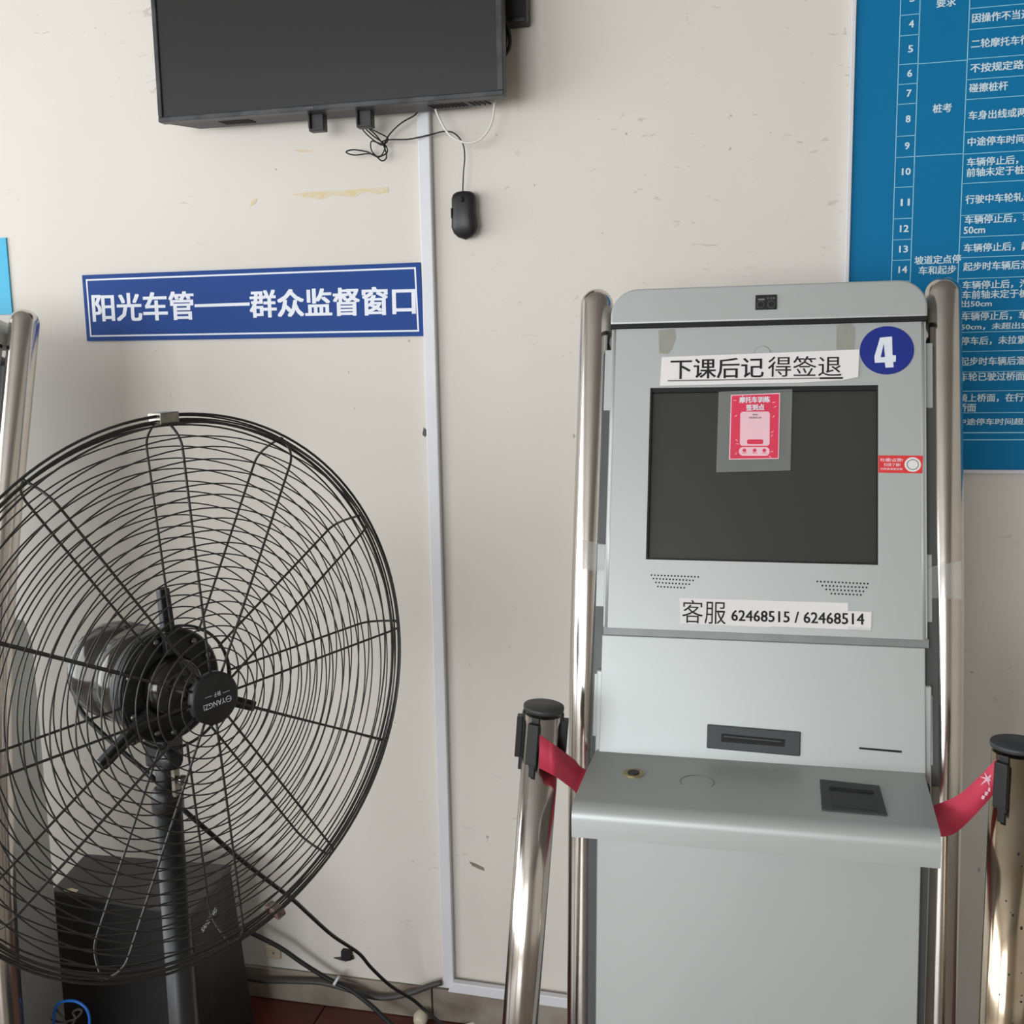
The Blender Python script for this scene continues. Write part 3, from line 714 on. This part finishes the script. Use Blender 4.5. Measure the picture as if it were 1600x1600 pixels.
TL = at_y(850, 1102, 1.38); BL_ = at_y(820, 1500, 1.38); fl_ = TL+(BL_-TL)*(TL[2]/(TL[2]-BL_[2]))
SL, axl = stanchion('leaning steel barrier post left of the kiosk with black cap', TL, fl_, .0268, 0, (math.radians(-79), math.radians(-8), math.radians(172), math.radians(90)))
TRp = at_y(1589, 1160, 1.36); SRf = np.array([TRp[0]+.002, TRp[1], 0])
SR, axr = stanchion('speckled steel barrier post at the right picture edge', TRp, SRf, .029, 0, (math.radians(-50), math.radians(97), math.radians(187)), 'steel_brown')
sps = MB(); random.seed(11)
for k in range(46):
    z = random.uniform(.3, .88); a = random.uniform(-2.2, -.9); rr = .0291; s = random.uniform(.0006, .0016)
    cc = np.array([SRf[0]+rr*math.cos(a), SRf[1]+rr*math.sin(a), z]); sps.ball(cc, s, 6, 4, (1, 1, random.uniform(.8, 2)))
o = build('dirt_specks', sps, 'blackmatte', SR); o['kind'] = 'stuff'
# the red belt: from the left post, under the shelf, to the right post
def belt_pts():
    up = []
    ctr = [(at_y(843, 1148, 1.343), at_y(842, 1200, 1.343)), (at_y(856, 1157, 1.344), at_y(856, 1207, 1.344)), (at_y(870, 1167, 1.350), at_y(870, 1215, 1.350)), (at_y(897, 1187, 1.40), at_y(893, 1232, 1.40)),
           (at_y(915, 1203, 1.425), at_y(915, 1250, 1.425)), (np.array([-.17, 1.428, .842]), np.array([-.17, 1.428, .80])), (np.array([.02, 1.428, .838]), np.array([.02, 1.428, .795])), (np.array([.18, 1.425, .84]), np.array([.18, 1.425, .797])),
           (at_y(1440, 1268, 1.41), at_y(1440, 1312, 1.41)), (at_y(1462, 1258, 1.40), at_y(1466, 1308, 1.40)), (at_y(1497, 1243, 1.38), at_y(1492, 1302, 1.38)), (at_y(1530, 1214, 1.352), at_y(1525, 1272, 1.352)), (at_y(1557, 1186, 1.338), at_y(1555, 1238, 1.338))]
    return ctr
bp_ = belt_pts(); top_ = spline([a for a, b in bp_], 6); bot_ = spline([b for a, b in bp_], 6)
bb = MB(); n = len(top_); nrm = np.array([0, .0012, 0])
for arr in (top_, bot_): bb.add(arr, []); bb.add([p+nrm for p in arr], [])
for i in range(n-1):
    a, b, c, d = i, 2*n+i, n+i, 3*n+i
    bb.f += [(a, a+1, b+1, b), (c, d, d+1, c+1), (a, c, c+1, a+1), (b, b+1, d+1, d)]; bb.sm += [True, True, False, False]
bt = thing('barrier_belt', 'red barrier belt sagging from the left post under the kiosk shelf to the right post', 'belt', bp_[5][1])
build('webbing', bb, 'belt', bt)
BP = Plane((0, 1.3435, 0), (1, 0, 0), (0, 0, 1))
em = MB(); c = np.array(BP.at(1543, 1217, .002)); em.ppoly(BP, disc(c, .0028, 10), .0019, .0023)
for a0, L_ in ((.9, .012), (2.0, .010), (2.9, .010), (4.0, .012), (5.0, .011), (5.8, .008)):
    d = np.array([math.cos(a0), math.sin(a0)]); e = np.array([-d[1], d[0]])*.0016
    em.ppoly(BP, [tuple(c-e), tuple(c+d*L_), tuple(c+e)], .0015, .002)
for q in ((1552, 1228), (1546, 1234), (1541, 1240), (1536, 1246)):
    cc = np.array(BP.at(*q, .002)); em.ppoly(BP, [tuple(cc+np.array(v)) for v in ((-.002, -.002), (.001, -.003), (.0025, .002), (-.001, .003))], .0015, .002)
build('printed_emblem', em, 'pink', bt)

# ------------------------------------------------------------------ pedestal fan
C = np.array([-.6898, 1.1533, 1.0391]); az = math.radians(63.41); el = math.radians(.91)
fn = np.array([math.sin(az)*math.cos(el), -math.cos(az)*math.cos(el), math.sin(el)])
fa = np.cross([0, 0, 1.], fn); fa /= np.linalg.norm(fa); fb = np.cross(fn, fa)
def fp(r, deg, h): t = math.radians(deg); return C+r*(math.cos(t)*fa+math.sin(t)*fb)+fn*h
colx, coly = (C-fn*.088)[:2]
fan = thing('pedestal_fan', 'large black pedestal fan with round wire guard and no blades', 'fan', (colx, coly, 0))
def hprof(r, s):      # guard depth at radius r, s=+1 front, -1 rear
    top = .036 if s > 0 else -.041
    if r > .315: t = (r-.315)/.041; return top*(1-min(1, t)**2.4)
    return top
def ring(r, h, w, n=96, wob=0., ph=0.):
    return MB().tube([fp(r+wob*math.sin(3*math.radians(d)+ph), d, h+wob*math.sin(2*math.radians(d)+ph)) for d in np.arange(n)*360/n], w, 6, True)
random.seed(3)
for s, nm in ((1, 'front_guard'), (-1, 'rear_guard')):
    g = build(nm, ring(.3595, .004, .0018, 120) if s > 0 else ring(.3505, -.003, .0022, 120), 'wire', fan)
    for r, h in (((.3535, .006), (.348, .016)) if s > 0 else ((.357, -.004), (.346, -.014))): build('guard_ring', ring(r, h, .0013, 110, .0006, random.uniform(0, 6)), 'wire', g)
    r = .048 if s > 0 else .078
    while r < .338:
        build('guard_ring', ring(r, hprof(r, s)+(.0012*s), .00098, 96, .0011, random.uniform(0, 6)), 'wire', g); r += .0150
    for k in range(12):
        d = 3.5+30*k
        rs_ = [.3565, .352, .347, .342, .336, .330, .324, .315, .29, .2, .12, (.030 if s > 0 else .076)]
        dj = d+random.uniform(-.3, .3)
        build('guard_spoke', MB().tube(spline([fp(r, dj, hprof(r, s)-.0008*s) for r in rs_], 4), .0017, 8), 'wire', g)
    if s < 0: build('guard_ring', ring(.0815, -.045, .002, 64), 'wire', g)
    if s > 0:
        build('hub_disc', MB().lathe(C+fn*.030, fn, [(.030, 0), (.034, .001), (.034, .010), (.031, .012), (.001, .0125)], 40), 'fanblack', g)
        HB = Plane(C+fn*.0435, -fa, -fb)   # the badge is mounted upside down
        HB.n = fn
        def flip(P, body, c_, w_, h_, b=0.): return text_mb(P, body, c_, w_, h_, 0.08, 0., b)
        bg = flip(HB, 'YANGZI', (.004, .006), .032, .0072, .01)
        bg = merge(bg, flip(HB, '扬子', (-.001, -.006), .010, .0062, .02))
        bg.tube([HB.w(-.017+.0038*math.cos(t), .0045+.0038*math.sin(t), 0) for t in np.linspace(0, 2*math.pi, 21)[:-1]], .0004, 4, True)
        bg.ppoly(HB, [(-.021, .0043), (-.013, .0043), (-.013, .0049), (-.021, .0049)], 0, .0003)
        for x0, x1 in ((-.019, -.009), (.007, .017)): bg.ppoly(HB, [(x0, -.0062), (x1, -.0055), (x1, -.005), (x0, -.0057)], 0, .0003)
        build('badge_lettering', bg, 'letter', g, recalc=False)
# clips on the rim
for d, m_, w_ in ((93.0, 'galv', .026), (-74, 'rust', .014)):
    t = math.radians(d); rad = math.cos(t)*fa+math.sin(t)*fb; tan = -math.sin(t)*fa+math.cos(t)*fb; o_ = C+rad*.360
    pb = lambda rr, hh: [o_+rad*rr+tan*x+fn*hh*(1 if y > 0 else -1) for x, y in ((-w_/2, -1), (w_/2, -1), (w_/2, 1), (-w_/2, 1))]
    build('rim_clip', MB().prism(pb(-.012, .013), pb(.003, .015)), m_, fan, bevel=.0015)
# motor: plate, drum, gearbox nose, arms
build('mounting_plate', MB().lathe(C-fn*.082, fn, [(.070, 0), (.0765, .002), (.0765, .018), (.072, .021), (.034, .021)], 48), 'fanblack', fan)
build('motor_housing', MB().lathe(C-fn*.225, fn, [(.010, -.012), (.035, -.010), (.055, -.002), (.066, .014), (.069, .03), (.069, .075), (.0655, .078), (.0655, .083), (.069, .086), (.069, .143)], 48), 'motor', fan)
build('gearbox', MB().lathe(C-fn*.062, fn, [(.042, 0), (.040, .012), (.034, .024), (.020, .030), (.010, .032), (.010, .05)], 32), 'motor', fan)
build('shaft', MB().lathe(C-fn*.06, fn, [(.006, 0), (.006, .088)], 16), 'galv', fan)
for d in (93.5, -26.5, -146.5):
    t = math.radians(d); rad = math.cos(t)*fa+math.sin(t)*fb; tan = -math.sin(t)*fa+math.cos(t)*fb
    def sec(r0, r1, w0, w1, h0, h1):
        return [C+rad*r0-tan*w0+fn*h0, C+rad*r0+tan*w0+fn*h0, C+rad*r1+tan*w1+fn*h0, C+rad*r1-tan*w1+fn*h0], [C+rad*r0-tan*w0+fn*h1, C+rad*r0+tan*w0+fn*h1, C+rad*r1+tan*w1+fn*h1, C+rad*r1-tan*w1+fn*h1]
    build('support_arm', MB().prism(*sec(.045, .134, .0085, .0072, -.056, -.044)), 'fanblack', fan, bevel=.002)
for d in (48, 100, 152, 200, 240, 262, -52, -8, 20):
    p_ = fp(.064, d+6, -.061); build('bolt', MB().lathe(p_, fn, [(.0042, 0), (.0042, .003), (.003, .0045), (.001, .005)], 10), 'galv', fan)
# column
yk = MB().box(colx-.017, colx+.017, coly-.022, coly+.022, C[2]-.115, C[2]-.062)
build('yoke', yk, 'fanblack', fan, bevel=.004)
build('inner_tube', MB().lathe((colx, coly, C[2]-.20), (0, 0, 1), [(.0135, 0), (.0135, .12)], 24), 'fanblack', fan)
build('collar', MB().lathe((colx, coly, C[2]-.185), (0, 0, 1), [(.019, 0), (.0215, .004), (.0215, .028), (.0175, .034), (.014, .036)], 28), 'black', fan)
build('outer_tube', MB().lathe((colx, coly, .03), (0, 0, 1), [(.0185, 0), (.0185, C[2]-.185-.03)], 32), 'fanblack', fan)
build('tilt_knob', MB().lathe((colx+.020, coly-.028, C[2]-.098), (.95, -.3, 0.1), [(.009, 0), (.013, .002), (.013, .018), (.010, .021)], 14), 'fanblack', fan)
build('wing_bolt', MB().lathe((colx+.016, coly-.006, C[2]-.135), (1, -.2, 0), [(.005, 0), (.005, .012), (.0075, .013), (.0075, .018)], 10).box(colx+.016, colx+.021, coly-.013, coly, C[2]-.158, C[2]-.115), 'galv', fan)
build('capacitor_box', MB().box(colx-.075, colx-.052, coly+.01, coly+.035, C[2]-.100, C[2]-.080), 'black', fan, bevel=.003)
build('base', MB().lathe((colx, coly, 0), (0, 0, 1), [(.24, 0), (.24, .012), (.22, .024), (.06, .045), (.02, .06)], 56), 'fanblack', fan)
q = [at_y(x, y, Y) for x, y, Y in ((124, 1068, 1.24), (119, 1092, 1.23), (132, 1118, 1.22), (160, 1146, 1.22), (205, 1186, 1.22), (240, 1216, 1.21), (258, 1236, 1.25), (290, 1268, 1.25), (330, 1303, 1.27), (370, 1338, 1.32), (420, 1377, 1.40), (458, 1406, 1.50), (482, 1428, 1.60), (520, 1462, 1.72), (560, 1489, 1.82), (580, 1512, 1.88), (610, 1540, 1.92), (645, 1562, 1.95), (668, 1582, 1.96), (700, 1608, 1.92))]
q = [np.array([p[0], p[1], max(p[2], .006)]) for p in q]
build('power_cord', MB().tube(spline(q, 6), .0036, 8), 'cable', fan)

# ------------------------------------------------------------------ black metal box behind the fan
bxr = [(-1.408, 1.745), (-1.075, 1.722), (-1.091, 1.915), (-1.44, 1.90)]
kb = thing('metal_cabinet', 'low black metal box standing on the floor against the wall behind the fan column', 'box', (-1.25, 1.82, 0))
flr = [(-1.405, 1.742), (-1.070, 1.718), (-1.055, 1.915), (-1.44, 1.90)]
build('body', MB().prism([(a, b, .004) for a, b in flr], [(a, b, .372) for a, b in bxr]), 'ironbox', kb, bevel=.003)
build('top_lid', MB().prism([(a*1.0-.002*(1 if a < -1.3 else -1), b-.004 if b < 1.8 else b+.002, .370) for a, b in bxr], [(a*1.0-.002*(1 if a < -1.3 else -1), b-.004 if b < 1.8 else b+.002, .380) for a, b in bxr]), mat('lid_grey', (66, 65, 64), .55, noise=.1), kb, bevel=.002)
SP = Plane((-1.0725, 1.72, 0), (.08, .997, 0), (0, 0, 1)); SP.n = np.array([.997, -.08, 0])
lb = text_mb(SP, 'SAMSUNG', (.052, .335), .056, .012, .35, .003, .03)
build('maker_label', lb, 'letter', kb, recalc=False)
build('key_lock', MB().tube([SP.w(.155+.009*math.cos(t), .345+.013*math.sin(t), .005) for t in np.linspace(0, 2*math.pi, 21)[:-1]], .001, 5, True), 'galv', kb)
build('paper_scrap', MB().prism([(-1.385, 1.742, .381), (-1.35, 1.74, .381), (-1.352, 1.752, .381), (-1.372, 1.755, .381)], [(-1.385, 1.742, .382), (-1.35, 1.74, .382), (-1.352, 1.752, .382), (-1.372, 1.755, .382)]), 'residue', kb)
# coil of blue cable
YC = 1.60
q = [at_y(x, y, YC) for x, y in ((84, 1600), (88, 1572), (104, 1564), (122, 1566), (136, 1578), (140, 1600), (132, 1630), (110, 1640), (92, 1625))]
tag(build('cable', MB().tube(spline(q, 6, True), .0028, 8, True), 'bluecable', None, origin=q[0]), 'loop of blue cable low in front of the black box', 'cable')
q = [at_y(x, y, YC+.012) for x, y in ((86, 1575), (98, 1590), (108, 1604), (118, 1592), (114, 1582), (122, 1577), (128, 1580), (120, 1590), (105, 1596), (92, 1597), (80, 1592))]
tag(build('cable', MB().tube(spline(q, 6), .0022, 8), 'greycable', None, origin=q[0]), 'tangled grey cable inside the blue cable loop', 'cable')

# ------------------------------------------------------------------ cables and fittings at the foot of the wall
q = [at_y(x, y, Y) for x, y, Y in ((380, 1452, 1.96), (410, 1466, 1.97), (440, 1482, 1.975), (470, 1503, 1.98), (500, 1522, 1.985), (525, 1536, 1.985), (548, 1547, 1.98), (575, 1567, 1.97), (600, 1590, 1.95), (625, 1615, 1.93))]
tag(build('cable', MB().tube(spline(q, 6), [.0052]*1+[.0052]*54, 8) if False else MB().tube(spline(q, 6), .0052, 8), 'cable', None, origin=q[0]), 'thick black cable slanting down from behind the box to the floor', 'cable')
q = [at_y(x, y, Y) for x, y, Y in ((330, 1515, 1.99), (400, 1531, 1.995), (450, 1533, 1.998), (500, 1535, 1.998), (540, 1545, 1.998), (575, 1556, 1.996), (605, 1559, 1.996), (640, 1552, 1.998), (670, 1541, 2.002), (690, 1535, 2.008))]
tag(build('cable', MB().tube(spline(q, 6), .0062, 10), 'greycable', None, origin=q[0]), 'sagging dark grey cable along the skirting into the trunking', 'cable')
ti = at_y(527, 1533, 1.985); d_ = np.array([.86, 0, -.5])
tag(build('cable_tie', MB().lathe(ti-d_*.005, d_, [(.0115, 0), (.0115, .006)], 20), 'pvc', None, origin=ti), 'clear plastic clip holding two dark cables above the skirting', 'clip')
a0 = WALL.at(415, 1497, .008); a1 = WALL.at(437, 1481, .008)
so = thing('wall_socket', 'small cream wall socket low on the wall beside the black box', 'socket', WALL.w(*a0))
build('plate', MB().pbox(WALL, a0[0], a1[0], a0[1], a1[1], 0, .008), 'cream', so, bevel=.002)
build('socket_hole', MB().ppoly(WALL, disc(((a0[0]+a1[0])/2+.002, (a0[1]+a1[1])/2), .003, 10), .008, .0084), 'greyink', so)
a0 = WALL.at(535, 1497, .006); a1 = WALL.at(549, 1485, .006)
hb = thing('wall_anchor', 'torn black fixing stub on the wall above the skirting', 'fixing', WALL.w(*a0))
build('stub', MB().pbox(WALL, a0[0], a1[0], a0[1], a1[1], 0, .014), 'blackmatte', hb, bevel=.001)
build('torn_edge', poly_px(WALL, [(521, 1497), (535, 1496), (552, 1494), (553, 1499), (540, 1503), (530, 1500)], .0, .004), 'greycable', hb)
pc = at_z(660, 1590, .022)
pg = thing('power_plug', 'cream power plug lying on the floor near the skirting', 'plug', (pc[0], pc[1], 0))
pb_ = MB(); sec_ = []
for t, w_, h_ in ((0, .008, .006), (.2, .015, .012), (.5, .019, .016), (.8, .016, .013), (1, .010, .009)): sec_.append((t, w_, h_))
vs = []; n = 16
for t, w_, h_ in sec_:
    for k in range(n):
        a = 2*math.pi*k/n; vs.append((pc[0]-.003+w_*math.cos(a)*.9, pc[1]+.012-.03*t, .017+h_*math.sin(a)+.012*(1-t)))
pb_.add(vs, [(i*n+k, i*n+(k+1) % n, (i+1)*n+(k+1) % n, (i+1)*n+k) for i in range(4) for k in range(n)], True)
pb_.f += [tuple(range(n)), tuple(4*n+k for k in range(n))[::-1]]; pb_.sm += [False]*2
build('plug_body', pb_, 'cream', pg)
build('plug_pin', MB().box(pc[0]-.004, pc[0]-.002, pc[1]-.034, pc[1]-.016, .012, .018).box(pc[0]+.002, pc[0]+.004, pc[1]-.034, pc[1]-.016, .012, .018), 'brass', pg)
q = [at_z(x, y, .005) for x, y in ((700, 1612), (735, 1600), (765, 1590), (795, 1586), (830, 1586), (880, 1587), (915, 1586))]
tag(build('cable', MB().tube(spline(q, 6), .0035, 8), 'whitecable', None, origin=q[0]), 'pale cable lying on the floor behind the left barrier post', 'cable')
